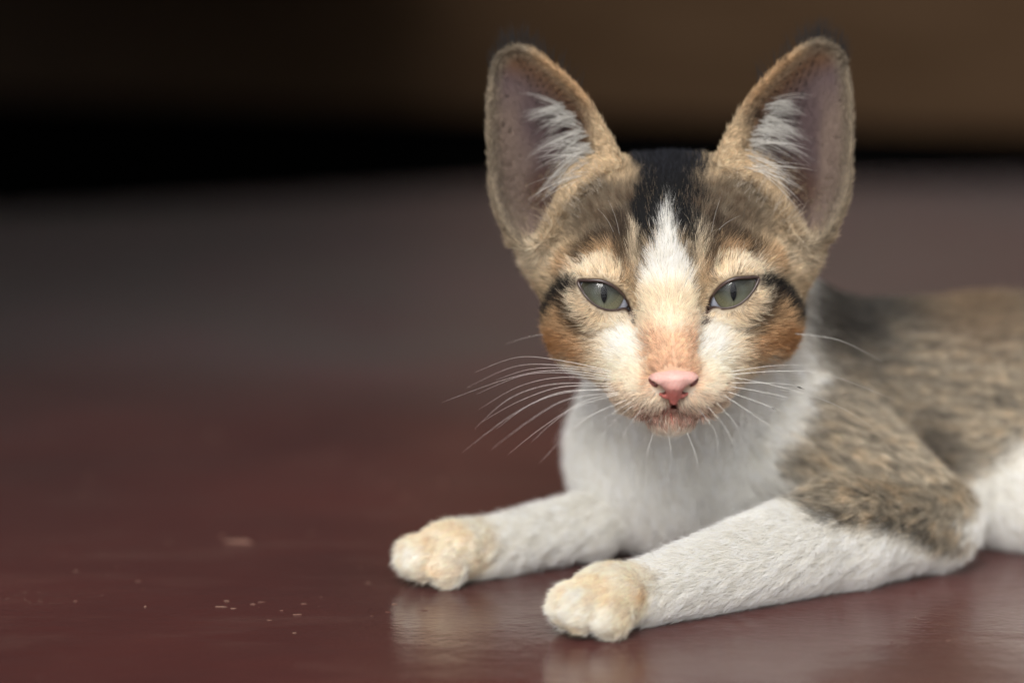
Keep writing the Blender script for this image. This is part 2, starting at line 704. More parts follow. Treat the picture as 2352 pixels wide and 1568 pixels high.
def head_colour(Q, jit):
    """Coat of the face in the head frame. jit: ragged edges per hair."""
    x = np.abs(Q[:, 0] + jit[:, 0] * .07)
    z = Q[:, 2] + jit[:, 1] * .09
    y = Q[:, 1]
    n1 = fnoise(Q, 1.1, 3)
    n2 = fnoise(Q, .35, 4)
    r = jit[:, 2]
    c = np.tile(TAN, (len(Q), 1))
    # agouti forehead
    ag = np.clip(.45 + .35 * n2 + .45 * r, 0, 1)
    c = mix(c, GREY * .8, .75 * blob(x, z, 1.55, 2.2, 1.3, 1.25, 0, .5))
    c = mix(c, BROWN * .5, ag * .9 * blob(x, z, 1.3, 2.15, 1.1, 1.1, 0, .5))
    c = mix(c, TAN * 1.05, blob(x, z, 1.45, 3.35, .75, .55, 30, .5) * .8)
    c = mix(c, np.array((.66, .58, .45)), .6 * blob(x, z, 3.25, 1.0, .6, .6, 0, .7))
    # orange about the brows and cheeks
    c = mix(c, ORANGE * 1.25, .5 * stroke(x, z, [(1.05, .55), (1.35, 1.0), (1.9, 1.05), (2.7, .72)], .22, .9))
    c = mix(c, ORANGE * 1.1, .6 * blob(x, z, 2.55, -.75, .75, .8))
    # pale hairs round the eye
    c = mix(c, CREAM, .95 * stroke(x, z, [(1.25, .55), (1.7, .72), (2.25, .66), (2.45, .5)], .17, .8))
    c = mix(c, WHITE * .95, .3 * blob(x, z, 1.95, .72, .5, .16, 0, .8))
    c = mix(c, CREAM * .95, .9 * stroke(x, z, [(2.45, .25), (2.35, -.1), (2.05, -.45), (1.6, -.62), (1.2, -.6)], .19, .8))
    # streaks of the brow
    c = mix(c, BROWN * .22, .95 * stroke(x, z, [(1.16, 1.85), (1.12, 1.2), (1.03, .66)], .15, .7, .2))
    c = mix(c, CREAM * .85, .8 * stroke(x, z, [(.80, 1.5), (.78, .9), (.75, .5)], .12, .8))
    c = mix(c, BROWN * .25, .9 * stroke(x, z, [(1.42, 1.42), (1.85, 1.32), (2.2, 1.0)], .14, .8))
    c = mix(c, BROWN * .6, .35 * stroke(x, z, [(1.6, 1.9), (2.1, 1.75), (2.6, 1.4)], .12, .9))
    # dark lines from the outer corner of the eye
    c = mix(c, BLACK * 1.4, stroke(x, z, [(2.48, .30), (2.75, .12), (3.0, -.22), (3.3, -.62)], .20, .6))
    c = mix(c, BROWN * .3, 1.0 * stroke(x, z, [(2.62, -.12), (2.40, -.52), (2.02, -.85), (1.6, -1.0)], .14, .8, .45))
    c = mix(c, RUST * 1.15, .7 * blob(x, z, 3.0, -1.2, .5, .42, -40, .7))
    c = mix(c, RUST * 1.4, .45 * blob(x, z, 2.3, -1.35, .6, .3, 20, .8))
    # white and cream of the muzzle
    c = mix(c, CREAM * 1.0, .92 * blob(x, z, 1.05, -1.25, .95, .75, -25, .7))
    c = mix(c, WHITE, .95 * blob(x, z, 1.0, -1.35, .62, .85, -12, .7))
    c = mix(c, np.array((.88, .80, .67)), .95 * blob(x, z, .85, -2.25, 1.25, .8, 0, .4))
    c = mix(c, np.array((.66, .50, .36)), (.45 * np.clip(n2 + .2, 0, 1) + .3 * np.clip(r, 0, 1)) * blob(x, z, .9, -2.3, 1.0, .55, 0, .5))
    c = mix(c, np.array((.46, .29, .20)), .35 * stroke(x, z, [(.25, -2.72), (.7, -2.72), (1.15, -2.6), (1.5, -2.4)], .2, .9))
    c = mix(c, WHITE * .97, blob(x, z, 2.2, -2.3, .8, .55, 35, .5) * sstep(.8, 1.8, y))
    # the black cap
    cap = -poly_sd(x + .10 * n1 + .09 * n2 + .06 * jit[:, 0], z + .16 * n2, [(-1, 1.3), (-1, 5), (1.2, 5), (1.12, 3.7), (.94, 3.2), (.80, 2.7), (.86, 2.1), (.80, 1.6), (.64, 1.3), (.6, .98), (.40, 1.25), (0, 1.3)])
    c = mix(c, BLACK, sstep(-.10, .08, cap) * np.where((r > .86) & (cap < .55) & (z > 1.9), .35, 1))
    c = mix(c, BLACK, .9 * stroke(x, z, [(.62, 1.5), (.60, .95), (.56, .72)], .10, .8, .5))
    c = mix(c, np.array((.034, .036, .048)), sstep(-.02, .12, cap) * sstep(2.3, 3.5, z) * np.clip(.25 + .75 * r, 0, 1))  # bluish sheen of the crown, painted into the hair colour
    # the blaze and the nose
    bl = -poly_sd(x + .03 * n2, z, [(-1, -2.3), (-1, 2.35), (-.02, 2.35), (.05, 2.0), (.13, 1.6), (.27, 1.1), (.47, .7), (.60, .3), (.62, -.5), (.62, -1.5), (.6, -2.3)])
    w = sstep(-.12, .10, bl)
    blc = WHITE + (np.array((.82, .69, .52)) - WHITE) * (sstep(.45, -.1, z) * .85)[:, None]
    blc = mix(blc, NOSEPINK, sstep(-.55, -1.05, z + .1 * n1))
    c = c + (blc - c) * w[:, None]
    tip = blob(x, z, 0, -2.0, .7, .3)
    c = mix(c, NOSEPINK * .95, .6 * tip)
    # dark skin line round the eye
    a = poly_sd(np.abs(Q[:, 0]), Q[:, 2], ALMOND_S)
    c = mix(c, np.array((.05, .03, .025)), (1 - sstep(.02, .09, a)) * (y < 2.0))
    c = mix(c, np.array((.08, .05, .04)), .9 * stroke(np.abs(Q[:, 0]), Q[:, 2], [(.98, -.42), (.90, -.58), (.84, -.75)], .06, .8))
    # chin and lip, throat
    lip = stroke(x, z, [(0, -2.93), (.35, -2.99), (.75, -2.92)], .10, .9) * (y < 1.2)
    c = mix(c, np.array((.42, .22, .18)), .7 * lip)
    ml, _ = seg_dist(x, z, [(0, -2.66), (.06, -2.78), (.35, -2.90), (.78, -2.86)])
    c = mix(c, np.array((.58, .32, .27)), .65 * (1 - sstep(.04, .11, ml)) * (y < .6))
    c = mix(c, np.array((.55, .19, .16)), blob(x, z, 0, -2.72, .13, .15, 0, .4) * (y < 0))
    chin = sstep(-3.0, -3.12, z) * (y < 1.6)
    c = mix(c, np.array((.90, .80, .70)), chin * .9)
    thr = sstep(-1.5, -2.2, z) * sstep(1.3, 2.0, y)
    c = mix(c, WHITE, thr)
    back = sstep(4.5, 5.5, y) * sstep(1.0, 2.0, z)
    c = mix(c, BLACK * 2, back)
    return c


TABBY = [(8.1, 9.5), (7.6, 7.2), (7.8, 6.2), (8.2, 5.3), (7.75, 4.2), (7.05, 3.3), (7.05, 2.75), (7.7, 2.15), (9.0, 1.80), (10.4, 1.40),
         (11.75, .72), (12.3, .9), (12.0, 1.7), (12.6, 2.2), (14.4, 3.0), (16.5, 3.5), (25, 4.4), (25, 12)]


def body_colour(P, jit):
    x = P[:, 0] + jit[:, 0] * .10
    z = P[:, 2] + jit[:, 1] * .10
    n1 = fnoise(P, 2.4, 11)
    S = P @ np.array([[.75, 0, 0], [0, .9, 0], [0, 0, 1.4]])
    n2 = fnoise(S, .40, 12, 14)
    n3 = fnoise(P * np.array((.55, .9, 1.3)), .23, 13, 14)
    c = np.tile(WHITE, (len(P), 1))
    tb = -poly_sd(x + .12 * n2, z + .12 * n1, TABBY)
    t = np.tile(np.array((.54, .465, .36)), (len(P), 1))
    t = mix(t, np.array((.07, .062, .055)), sstep(-.15, .75, .30 * n2 + .75 * n3 + .75 * jit[:, 2]) * (.74 + .2 * sstep(66.5, 68.5, P[:, 1])))
    t = mix(t, np.array((.56, .42, .27)), sstep(.2, 1.0, -n2 + .4 * jit[:, 2]) * .5)
    # darker saddle behind the neck, warm brown along the back
    sad = blob(P[:, 0], P[:, 2], 9.6, 6.6, 1.9, 1.9, -25, .7)
    t = mix(t, np.array((.05, .047, .046)), .62 * sad)
    t = mix(t, np.array((.05, .045, .04)), .8 * sstep(5.7, 6.7, P[:, 2] + .25 * n1))
    t = mix(t, np.array((.26, .165, .09)), .55 * blob(P[:, 0], P[:, 2], 13.4, 6.6, 2.2, 1.4, 0, .8))
    t = mix(t, np.array((.07, .055, .045)), .7 * blob(P[:, 0], P[:, 2], 11.6, 2.9, .9, 1.6, 20, .8) * (P[:, 1] > 65.4))
    # stripes at the foot of the sleeve
    st = stroke(x, z, [(7.3, 2.55), (8.1, 2.15), (8.9, 1.98)], .17, .7)
    st = np.maximum(st, stroke(x, z, [(9.6, 1.78), (10.6, 1.45), (11.7, .95)], .20, .7))
    t = mix(t, BLACK * 1.8, .68 * st * np.clip(.75 + .5 * n3, 0, 1))
    t = mix(t, np.array((.52, .49, .44)), .55 * (1 - sstep(.05, .7, tb)) * (z > 2.4))
    c = c + (t - c) * sstep(-.22, .20, tb)[:, None]
    return c


def paw_tint(P, c, jit):
    for pc, dirn in ((PAW, R(38)), (PAW2, R(28))):
        q = P - pc
        f = np.array((-math.cos(dirn), -math.sin(dirn), 0))
        u = q @ f
        m = np.exp(-(np.maximum(np.linalg.norm(q, axis=-1) - .75, 0) / .95) ** 2) * sstep(-2.3, 0, u) * .92
        n = fnoise(P, 1.0, 21)
        c = mix(c, np.array((.87, .73, .56)), m * np.clip(.75 + .4 * n + .25 * jit[:, 2], 0, 1))
        c = mix(c, np.array((.76, .52, .28)), m * sstep(.4, 1.2, fnoise(P, .8, 22)) * .5)
    return c



def body_d(G):
    m = G['chest']
    for k in ('trunk', 'arm', 'fore', 'fore2', 'paw', 'paw2'):
        m = np.minimum(m, G[k])
    return m


EAR_SKIN = np.array((.105, .074, .075))


def ear_info(Q):
    ax = np.abs(Q[:, 0])
    s = -poly_sd(ax, Q[:, 2], EAR)
    Y, g = ear_sheet(ax, Q[:, 2], s)
    rim = 1.9 + .14 * (Q[:, 2] - 2) + .26 * (ax - 2.5)
    front = (Q[:, 1] - Y) < 0
    med, _ = seg_dist(ax, Q[:, 2], [(1.22, 3.4), (1.6, 4.26), (2.12, 5.12), (2.8, 5.86), (3.4, 6.36), (3.92, 6.56)])
    lat, _ = seg_dist(ax, Q[:, 2], [(3.92, 6.56), (4.4, 6.36), (4.66, 5.75), (4.74, 4.7), (4.7, 3.6), (4.56, 2.55), (4.22, 1.55), (3.8, 1.0)])
    on = (s > -.35) & (Q[:, 1] > rim - .8) & (Q[:, 1] < Y + .9) & (ax > 1.1)
    return s - ear_inset(ax, Q[:, 2]), front, med - .6 * ear_inset(ax, Q[:, 2]), lat, on, Y


def ear_colour(Q, jit):
    s, front, med, lat, on, Y = ear_info(Q)
    x, z = np.abs(Q[:, 0]), Q[:, 2]
    # the back of the ear and its rim
    out = np.tile(TAN * .95, (len(Q), 1))
    out = mix(out, ORANGE * 1.0, .6 * sstep(.4, .05, med) * sstep(4.3, 5.2, z) * sstep(6.6, 6.0, z))
    out = mix(out, GREY * .62, .85 * sstep(.75, .2, lat))
    out = mix(out, GREY * .6, .6 * sstep(5.2, 5.9, z) * sstep(.1, .35, med))
    out = mix(out, TAN * 1.1, sstep(4.6, 3.9, z) * (x < 2.6))
    bk = np.where(front, 0, sstep(.02, .22, s))
    out = mix(out, BLACK * 1.5, bk * sstep(2.6, 4.6, z))
    # inside
    ins = np.tile(EAR_SKIN, (len(Q), 1))
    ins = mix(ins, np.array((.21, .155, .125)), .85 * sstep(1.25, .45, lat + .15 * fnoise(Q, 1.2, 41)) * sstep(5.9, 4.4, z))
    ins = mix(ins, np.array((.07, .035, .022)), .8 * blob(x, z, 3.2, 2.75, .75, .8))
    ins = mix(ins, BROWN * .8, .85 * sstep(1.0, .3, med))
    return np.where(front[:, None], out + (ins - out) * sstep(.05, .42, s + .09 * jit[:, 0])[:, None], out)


def coat(P, jit, G=None):
    """Colour of the coat at points of the skin."""
    if G is None:
        G = groups_of(P)
    Q = toH(P)
    c = body_colour(P, jit)
    c = paw_tint(P, c, jit)
    wh = 1 / (1 + np.exp((G['head'] - .12 - body_d(G)) / .12))
    hc = head_colour(Q, jit)
    s, front, med, lat, on, Y = ear_info(Q)
    we = on * sstep(-.30, .05, s + ear_inset(np.abs(Q[:, 0]), Q[:, 2]))
    we = we * sstep(3.0, 3.5, Q[:, 2] + .9 * np.maximum(np.abs(Q[:, 0]) - 1.4, 0) + .25 * jit[:, 1])
    hc = hc + (ear_colour(Q, jit) - hc) * we[:, None]
    return c + (hc - c) * wh[:, None], wh, we


def groups_of(P, n=300000):
    out = None
    for i in range(0, len(P), n):
        g = groups(P[i:i + n])
        if out is None:
            out = {k: [v] for k, v in g.items()}
        else:
            for k, v in g.items():
                out[k].append(v)
    return {k: np.concatenate(v) for k, v in out.items()}


# ------------------------------------------------------------------ body mesh
cat_me = mesh_from('kitten', loc(BV), BF)
skin, fn, fl, sb = material('skin')
va = fn.new('ShaderNodeAttribute')
va.attribute_name = 'coat'
fl.new(va.outputs['Color'], sb.inputs['Base Color'])
sb.inputs['Roughness'].default_value = 0.9
sb.inputs['Specular IOR Level'].default_value = 0.0
kitten = link('kitten', cat_me, None, BASE * CM)
cat_me.materials.append(skin)
kitten['label'] = 'calico kitten with white paws lying on the red floor, facing the viewer'
kitten['category'] = 'kitten'
cc, _, _ = coat(BV, np.zeros((len(BV), 3)))
at_ = cat_me.attributes.new('coat', 'FLOAT_COLOR', 'POINT')
at_.data.foreach_set('color', np.concatenate([cc * .68, np.ones((len(cc), 1))], 1).astype(np.float32).ravel())
print('mesh', time.time() - T0)

# ------------------------------------------------------------------ fur
TRI = np.concatenate([BF[:, [0, 1, 2]], BF[:, [0, 2, 3]]])
_a, _bb, _c = BV[TRI[:, 0]], BV[TRI[:, 1]], BV[TRI[:, 2]]
TA = np.linalg.norm(np.cross(_bb - _a, _c - _a), axis=1) / 2
TC = (_a + _bb + _c) / 3
TN = nrm(BN[TRI[:, 0]] + BN[TRI[:, 1]] + BN[TRI[:, 2]])
EYE_POS = np.array((0, 0, CAM_H))
facing = np.einsum('ij,ij->i', TN, nrm(EYE_POS - TC))
GT = groups_of(TC)
QT = toH(TC)
HEADW = 1 / (1 + np.exp((GT['head'] - .1 - body_d(GT)) / .1))
dens = np.where(HEADW > .5, 1600.0, 650.0) * FUR
dens = np.where(np.minimum(GT['fore'], GT['paw']) < .1, 1400.0 * FUR, dens)
dens = np.where(facing < -.25, dens * .25, dens)
dens = np.where(TC[:, 0] > 15.5, dens * .4, dens)
dens = np.where(TC[:, 2] < .10, dens * .02, dens)
cnt = rng.poisson(dens * TA)
ti = np.repeat(np.arange(len(TRI)), cnt)
u = rng.random((len(ti), 2))
fl_ = u.sum(1) > 1
u[fl_] = 1 - u[fl_]
w0 = 1 - u.sum(1)
Wt = np.stack([w0, u[:, 0], u[:, 1]], 1)
P = (BV[TRI[ti]] * Wt[..., None]).sum(1)
N = nrm((BN[TRI[ti]] * Wt[..., None]).sum(1))
Q = toH(P)
NH = N @ HB.T
G = groups_of(P)
nH = len(P)
jit = rng.normal(size=(nH, 3))
jit[:, 2] = rng.uniform(-1, 1, nH)
C, WH, WE = coat(P, jit, G)
es, efront, emed, elat, eon, eY = ear_info(Q)
ax = np.abs(Q[:, 0])
sgn = np.where(Q[:, 0] < 0, -1.0, 1.0)


def soft(k, s=.25):
    return np.exp(-np.maximum(G[k], 0) / s)


# flow of the coat
away = Q - np.array((0, -1.6, -1.9))
away[:, 2] += .25
dH = nrm(away) + np.array((0, .6, 0))
dH[:, 0] += sgn * .35 * sstep(.3, -1.2, Q[:, 2])
dH[:, 2] -= .55 * sstep(-.6, -2.6, Q[:, 2]) * sstep(-1.0, 1.0, Q[:, 1])
dH[:, 2] += .5 * sstep(.2, 1.2, Q[:, 2]) * (ax < 1.2)
# under the muzzle and chin the hairs point down
dn = sstep(-2.6, -3.0, Q[:, 2])[:, None]
dH = dH * (1 - dn) + dn * np.stack([Q[:, 0] * .3, -.1 + 0 * ax, -1 + 0 * ax], 1)
# round the eye they lie away from it
qe = np.stack([ax - EYE_C[0], 0 * ax, Q[:, 2] - EYE_C[2]], 1)
ea = poly_sd(ax, Q[:, 2], ALMOND_S)
we_ = np.exp(-(np.maximum(ea, 0) / .28) ** 2)[:, None] * (Q[:, 1] < 2)[:, None]
de = nrm(qe)
de[:, 0] *= sgn
dH = nrm(dH) * (1 - .75 * we_) + de * .75 * we_
# ears: towards the tip outside
dE = np.stack([sgn * .35, .1 + 0 * ax, 1 + 0 * ax], 1)
dEf = np.stack([sgn * .75, -.2 + 0 * ax, .35 + 0 * ax], 1)
dE = np.where((efront & (emed < .9))[:, None], dEf, dE)
dH = dH * (1 - WE[:, None]) + dE * WE[:, None]
dW = dH @ HB
vx = lambda a, b_: np.tile(nrm(np.array(b_, float) - np.array(a, float)), (nH, 1))
W = [(soft('chest'), np.tile(np.array((.15, -.1, -1.0)), (nH, 1)) + np.clip(P[:, :1] - 6.2, 0, 3) * np.array((.5, .2, .15))),
     (soft('trunk'), np.tile(nrm(np.array((1.0, .35, -.45))), (nH, 1))),
     (soft('arm') * 1.6, np.tile(nrm(np.array((.95, -.25, -.45))), (nH, 1))),
     (soft('fore') * 2, vx(ELB, WRI) + np.array((0, 0, -.12))),
     (soft('paw') * 2, vx(WRI, PAW) + np.array((0, 0, -.2))),
     (soft('fore2') * 1.5, vx(ELB2, WRI2) + np.array((0, 0, -.12))),
     (soft('paw2') * 2, vx(WRI2, PAW2) + np.array((0, 0, -.2)))]
sw = sum(w for w, _ in W)
dB = sum(w[:, None] * d for w, d in W) / sw[:, None]
T = dB * (1 - WH[:, None]) + dW * WH[:, None]
# strands wander and gather into small locks
lock = np.where(WH > .5, .30, .42)
for i, s_ in enumerate((31, 32, 33)):
    T[:, i] += .20 * fnoise(P, .33, s_) + .14 * fnoise(P, 1.3, s_ + 10) + .13 * jit[:, (i + 1) % 3] * .8
T = T - N * np.einsum('ij,ij->i', T, N)[:, None]
T = nrm(T)

# lengths in cm
Lh = np.full(nH, .40)
Lh = lerp(Lh, .20, blob(ax, Q[:, 2], 0, -1.35, .75, 1.1, 0, .4))
Lh = lerp(Lh, .26, blob(ax, Q[:, 2], .9, -2.3, 1.2, .8, 0, .4))
Lh = np.where(ea < .5, lerp(.16, Lh, sstep(.02, .5, ea)), Lh)
Lh = Lh + .38 * sstep(2.0, 3.2, Q[:, 1]) * sstep(.4, -1.2, Q[:, 2])
Lh = Lh + .06 * blob(ax, Q[:, 2], 3.2, 1.0, .6, .6, 0, .7)
Lh = lerp(Lh, .22, sstep(2.4, 3.1, Q[:, 2]) * (ax > .9))
Lh = np.where((Q[:, 2] < -2.75) & (Q[:, 1] < 1.5), .34, Lh)
Le = np.where(efront & (es > .22), .13, .16)
Le = np.where((~efront) & (es < .25), .26, Le)
Lh = Lh * (1 - WE) + Le * WE
Lb = np.full(nH, .62)
Lb = np.where(G['chest'] < .1, .75, Lb)
Lb = np.where((G['trunk'] < .1) | (G['arm'] < .15), .48, Lb)
Lb = np.where(np.minimum(G['fore'], G['fore2']) < .15, .50, Lb)
pw = np.minimum(G['paw'], G['paw2']) < .1
Lb = np.where(pw, .33, Lb)
L = (Lb * (1 - WH) + Lh * WH) * rng.uniform(.65, 1.2, nH)
# nothing grows on the nose, in the eyes or the mouth
ok = ~((ea < .05) & (Q[:, 1] < 2.2))
ok &= ~(blob(ax, Q[:, 2], 0, -2.17, .53, .30, 0, .01).astype(bool) & (Q[:, 1] < -.6))
ok &= ~((ax < .10) & (Q[:, 2] < -2.2) & (Q[:, 2] > -2.82) & (Q[:, 1] < -.3))
ok &= ~((WE > .5) & efront & (es > .3) & (rng.random(nH) < .55))
ok &= P[:, 2] > .05
lift0 = np.where(WH > .5, .50, .60) + .12 * jit[:, 0]
lift1 = np.where(WH > .5, .10, .12) + .10 * jit[:, 1]
short = blob(ax, Q[:, 2], 0, -1.35, .75, 1.1, 0, .4) * WH
lift0 = lerp(lift0, .35, short)
RAD = np.where(WH > .5, .0048, .0068)
RAD = np.where(np.minimum(G['fore'], G['paw']) < .15, .0054, RAD)
RAD = np.where(G['trunk'] < .3, .0065, RAD)


def hair_strands(P, N, T, L, l0, l1, n=5, curl=.0, r=None):
    t = np.linspace(0, 1, n)
    pts = np.empty((len(P), n, 3))
    pts[:, 0] = P - N * .02
    for i in range(1, n):
        a = l0 + (l1 - l0) * (t[i] * .5 + t[i - 1] * .5)
        pts[:, i] = pts[:, i - 1] + (L / (n - 1))[:, None] * (T * np.cos(a)[:, None] + N * np.sin(a)[:, None])
        if curl:
            pts[:, i] += r * (curl * L * t[i] ** 2 / (n - 1))[:, None]
    pts[:, :, 2] = np.maximum(pts[:, :, 2], .012)
    return pts


hm, fn, fl, hb_ = material('hair')
fn.remove(hb_)
ha = fn.new('ShaderNodeAttribute')
ha.attribute_name = 'hair_colour'
df = fn.new('ShaderNodeBsdfDiffuse')
ts = fn.new('ShaderNodeBsdfTranslucent')
gs = fn.new('ShaderNodeBsdfHair')
gs.component = 'Reflection'
gs.inputs['RoughnessU'].default_value = 0.35
gs.inputs['RoughnessV'].default_value = 0.6
gs.inputs['Color'].default_value = (1, 1, 1, 1)
m1 = fn.new('ShaderNodeMixShader')
m1.inputs[0].default_value = 0.38
m2 = fn.new('ShaderNodeMixShader')
m2.inputs[0].default_value = 0.016
fl.new(ha.outputs['Color'], df.inputs['Color'])
fl.new(ha.outputs['Color'], ts.inputs['Color'])
fl.new(df.outputs[0], m1.inputs[1])
fl.new(ts.outputs[0], m1.inputs[2])
fl.new(m1.outputs[0], m2.inputs[1])
fl.new(gs.outputs[0], m2.inputs[2])
fl.new(m2.outputs[0], fn['Material Output'].inputs['Surface'])


def add_hair(name, pts, col, rad, label=None, tip=1.0, root=1.0, taper=.9):
    m, n, _ = pts.shape
    cu = bpy.data.hair_curves.new(name)
    cu.add_curves([n] * m)
    cu.attributes['position'].data.foreach_set('vector', loc(pts).astype(np.float32).ravel())
    t = np.linspace(0, 1, n)
    ra = cu.attributes.get('radius') or cu.attributes.new('radius', 'FLOAT', 'POINT')
    ra.data.foreach_set('value', (np.asarray(rad).reshape(-1, 1) * np.ones((m, 1)) * (1 - taper * t ** 2) * CM).astype(np.float32).ravel())
    ca = cu.attributes.new('hair_colour', 'FLOAT_COLOR', 'POINT')
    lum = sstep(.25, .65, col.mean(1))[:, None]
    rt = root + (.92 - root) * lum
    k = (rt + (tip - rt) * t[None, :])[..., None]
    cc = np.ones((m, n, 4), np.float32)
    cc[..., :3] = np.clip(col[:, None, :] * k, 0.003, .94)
    ca.data.foreach_set('color', cc.ravel())
    cu.materials.append(hm)
    o = link(name, cu, kitten)
    o['kind'] = 'stuff'
    if label:
        o['label'] = label
    return o


vary = 1 + .38 * jit[:, 2] * np.where(C.mean(1) > .6, .4, 1)
C = C * vary[:, None]
curlv = rng.normal(size=(nH, 3))
S = hair_strands(P, N, T, L, lift0, lift1, 5, .25, curlv)
# strands gather into small locks round a guide strand
from mathutils.kdtree import KDTree
gi = np.flatnonzero(rng.random(nH) < np.where(WH > .5, .13, .09))
kd = KDTree(len(gi))
for i, p in enumerate(P[gi]):
    kd.insert(p, i)
kd.balance()
near = gi[np.fromiter((kd.find(p)[1] for p in P), int, nH)]
same = (np.abs(WE[near] - WE) < .4) & (np.einsum('ij,ij->i', N, N[near]) > .6)
t_ = np.linspace(0, 1, 5)
lg = np.minimum(G['fore'], G['fore2']) < .15
pull = (np.where(WH > .5, lerp(.42, .15, sstep(2.2, 3.0, Q[:, 2])), np.where(pw, .25, np.where(lg, .22, .35))) * same * rng.uniform(.5, 1.1, nH))[:, None, None] * (t_ ** 1.4)[None, :, None]
S = S + (S[near] - S) * pull * np.clip(1 - np.linalg.norm(P[near] - P, axis=1) / .35, 0, 1)[:, None, None]
C = C * (1 + .16 * rng.normal(size=nH)[near] * np.where(C.mean(1) > .6, .35, 1))[:, None]
reg = np.zeros(nH, int)
reg[WH > .5] = 1
reg[(WH > .5) & (WE > .5)] = np.where(Q[(WH > .5) & (WE > .5), 0] < 0, 2, 3)
legs = (reg == 0) & (np.minimum(G['fore'], G['paw']) < np.minimum(np.minimum(G['arm'], G['chest']), G['trunk']))
legs2 = (reg == 0) & (np.minimum(G['fore2'], G['paw2']) < np.minimum(np.minimum(G['arm'], G['chest']), G['trunk'])) & ~legs
reg[legs] = 4
reg[legs2] = 5
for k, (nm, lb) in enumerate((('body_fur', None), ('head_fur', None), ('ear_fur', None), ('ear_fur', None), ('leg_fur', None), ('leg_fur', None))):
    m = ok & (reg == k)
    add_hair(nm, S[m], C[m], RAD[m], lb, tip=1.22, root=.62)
print('fur', nH, time.time() - T0)

# long pale hairs inside the ears, growing from the inner edge, and dark fringes on the tips
for side in (-1, 1):
    pts, cols, rads = [], [], []
    edge = spline([(1.85, 3.2), (2.08, 3.9), (2.42, 4.5), (2.85, 5.05)], 12)
    for k in range(42):
        e = edge[int(rng.uniform(0, len(edge) * .999))] + rng.normal(0, .05, 2)
        zf = (e[1] - 3.2) / 1.85
        ln = lerp(1.75, 1.0, zf) * rng.uniform(.45, 1.15)
        dirn = np.array((1.0, -.16 + rng.normal(0, .22), lerp(-.25, .12, zf) + rng.normal(0, .26)))
        for j in range(rng.integers(4, 9)):
            r0 = np.array((e[0], 0, e[1])) + rng.normal(0, .05, 3) * (1, 0, 1)
            s0 = -poly_sd(np.array([r0[0]]), np.array([r0[2]]), EAR)
            yy, _ = ear_sheet(np.array([r0[0]]), np.array([r0[2]]), s0)
            r0[1] = yy[0] - .06
            dd = dirn + rng.normal(0, .07, 3)
            l_ = ln * rng.uniform(.7, 1.1)
            drop = np.array((-.1, .25, -.22))
            st = [r0 + dd * l_ * t + drop * l_ * t * t for t in np.linspace(0, 1, 6)]
            pts.append([h2w(side * q[0], q[1], q[2]) for q in st])
            w_ = rng.uniform(.5, 1.0)
            cols.append(WHITE * w_ * lerp(1.0, .8, zf))
            rads.append(.0055)
    # tufts rising from the front lower edge
    for k in range(22):
        t0 = rng.random()
        e = np.array((lerp(1.7, 3.1, t0), lerp(2.95, 1.75, t0)))
        ln = rng.uniform(.25, .5)
        for j in range(10):
            r0 = np.array((e[0], 1.60 + .2 * t0, e[1])) + rng.normal(0, .12, 3)
            dd = np.array((.30 + .3 * t0, .0, 1.0)) + rng.normal(0, .24, 3)
            st = [r0 + dd * ln * t + np.array((.1, .1, -.1)) * t * t for t in np.linspace(0, 1, 6)]
            pts.append([h2w(side * q[0], q[1], q[2]) for q in st])
            cols.append(lerp(TAN * .8, WHITE, rng.uniform(0, .6) ** 1.3))
            rads.append(.0036)
    add_hair('inner_ear_fur', np.array(pts), np.array(cols), np.array(rads), 'long pale hairs inside the ear', 1.05, .8)
    pts, cols, rads = [], [], []
    rimp = spline([(2.3, 5.35), (2.8, 5.86), (3.4, 6.36), (3.92, 6.56), (4.40, 6.36), (4.62, 5.9)], 16)
    for k in range(420):
        i = rng.integers(0, len(rimp) - 1)
        e = lerp(rimp[i], rimp[i + 1], rng.random())
        tip_w = math.exp(-((e[0] - 3.85) / .7) ** 2)
        if rng.random() > .25 + .75 * tip_w:
            continue
        rim = 1.9 + .14 * (e[1] - 2) + .26 * (e[0] - 2.5)
        ln = rng.uniform(.25, .70) + .18 * tip_w
        r0 = np.array((e[0], rim + .10 + abs(rng.normal(0, .05)), e[1] - .04))
        dd = nrm(np.array((.25 * (e[0] - 3.6), .25, 1.0)) + rng.normal(0, .16, 3))
        st = [r0 + dd * ln * t for t in np.linspace(0, 1, 6)]
        pts.append([h2w(side * q[0], q[1], q[2]) for q in st])
        cols.append(BLACK * rng.uniform(1, 2.2))
        rads.append(.0046)
    add_hair('ear_tip_fringe', np.array(pts), np.array(cols), np.array(rads), 'black fringe along the tip of the ear')
print('earfur', time.time() - T0)


# ------------------------------------------------------------------ eyes
def sphere_cap(c, r, amax, na=24, nu=48, dirv=(0, -1, 0), bulge=0.0):
    V, F = [], []
    for i in range(na + 1):
        a = amax * i / na
        for j in range(nu):
            b = 2 * math.pi * j / nu
            rr_ = r + bulge * (1 - (i / na) ** 2) ** 1.5
            V.append((c[0] + rr_ * math.sin(a) * math.cos(b), c[1] - rr_ * math.cos(a), c[2] + rr_ * math.sin(a) * math.sin(b)))
    for i in range(na):
        for j in range(nu):
            F.append((i * nu + j, i * nu + (j + 1) % nu, (i + 1) * nu + (j + 1) % nu, (i + 1) * nu + j))
    return np.array(V), np.array(F)


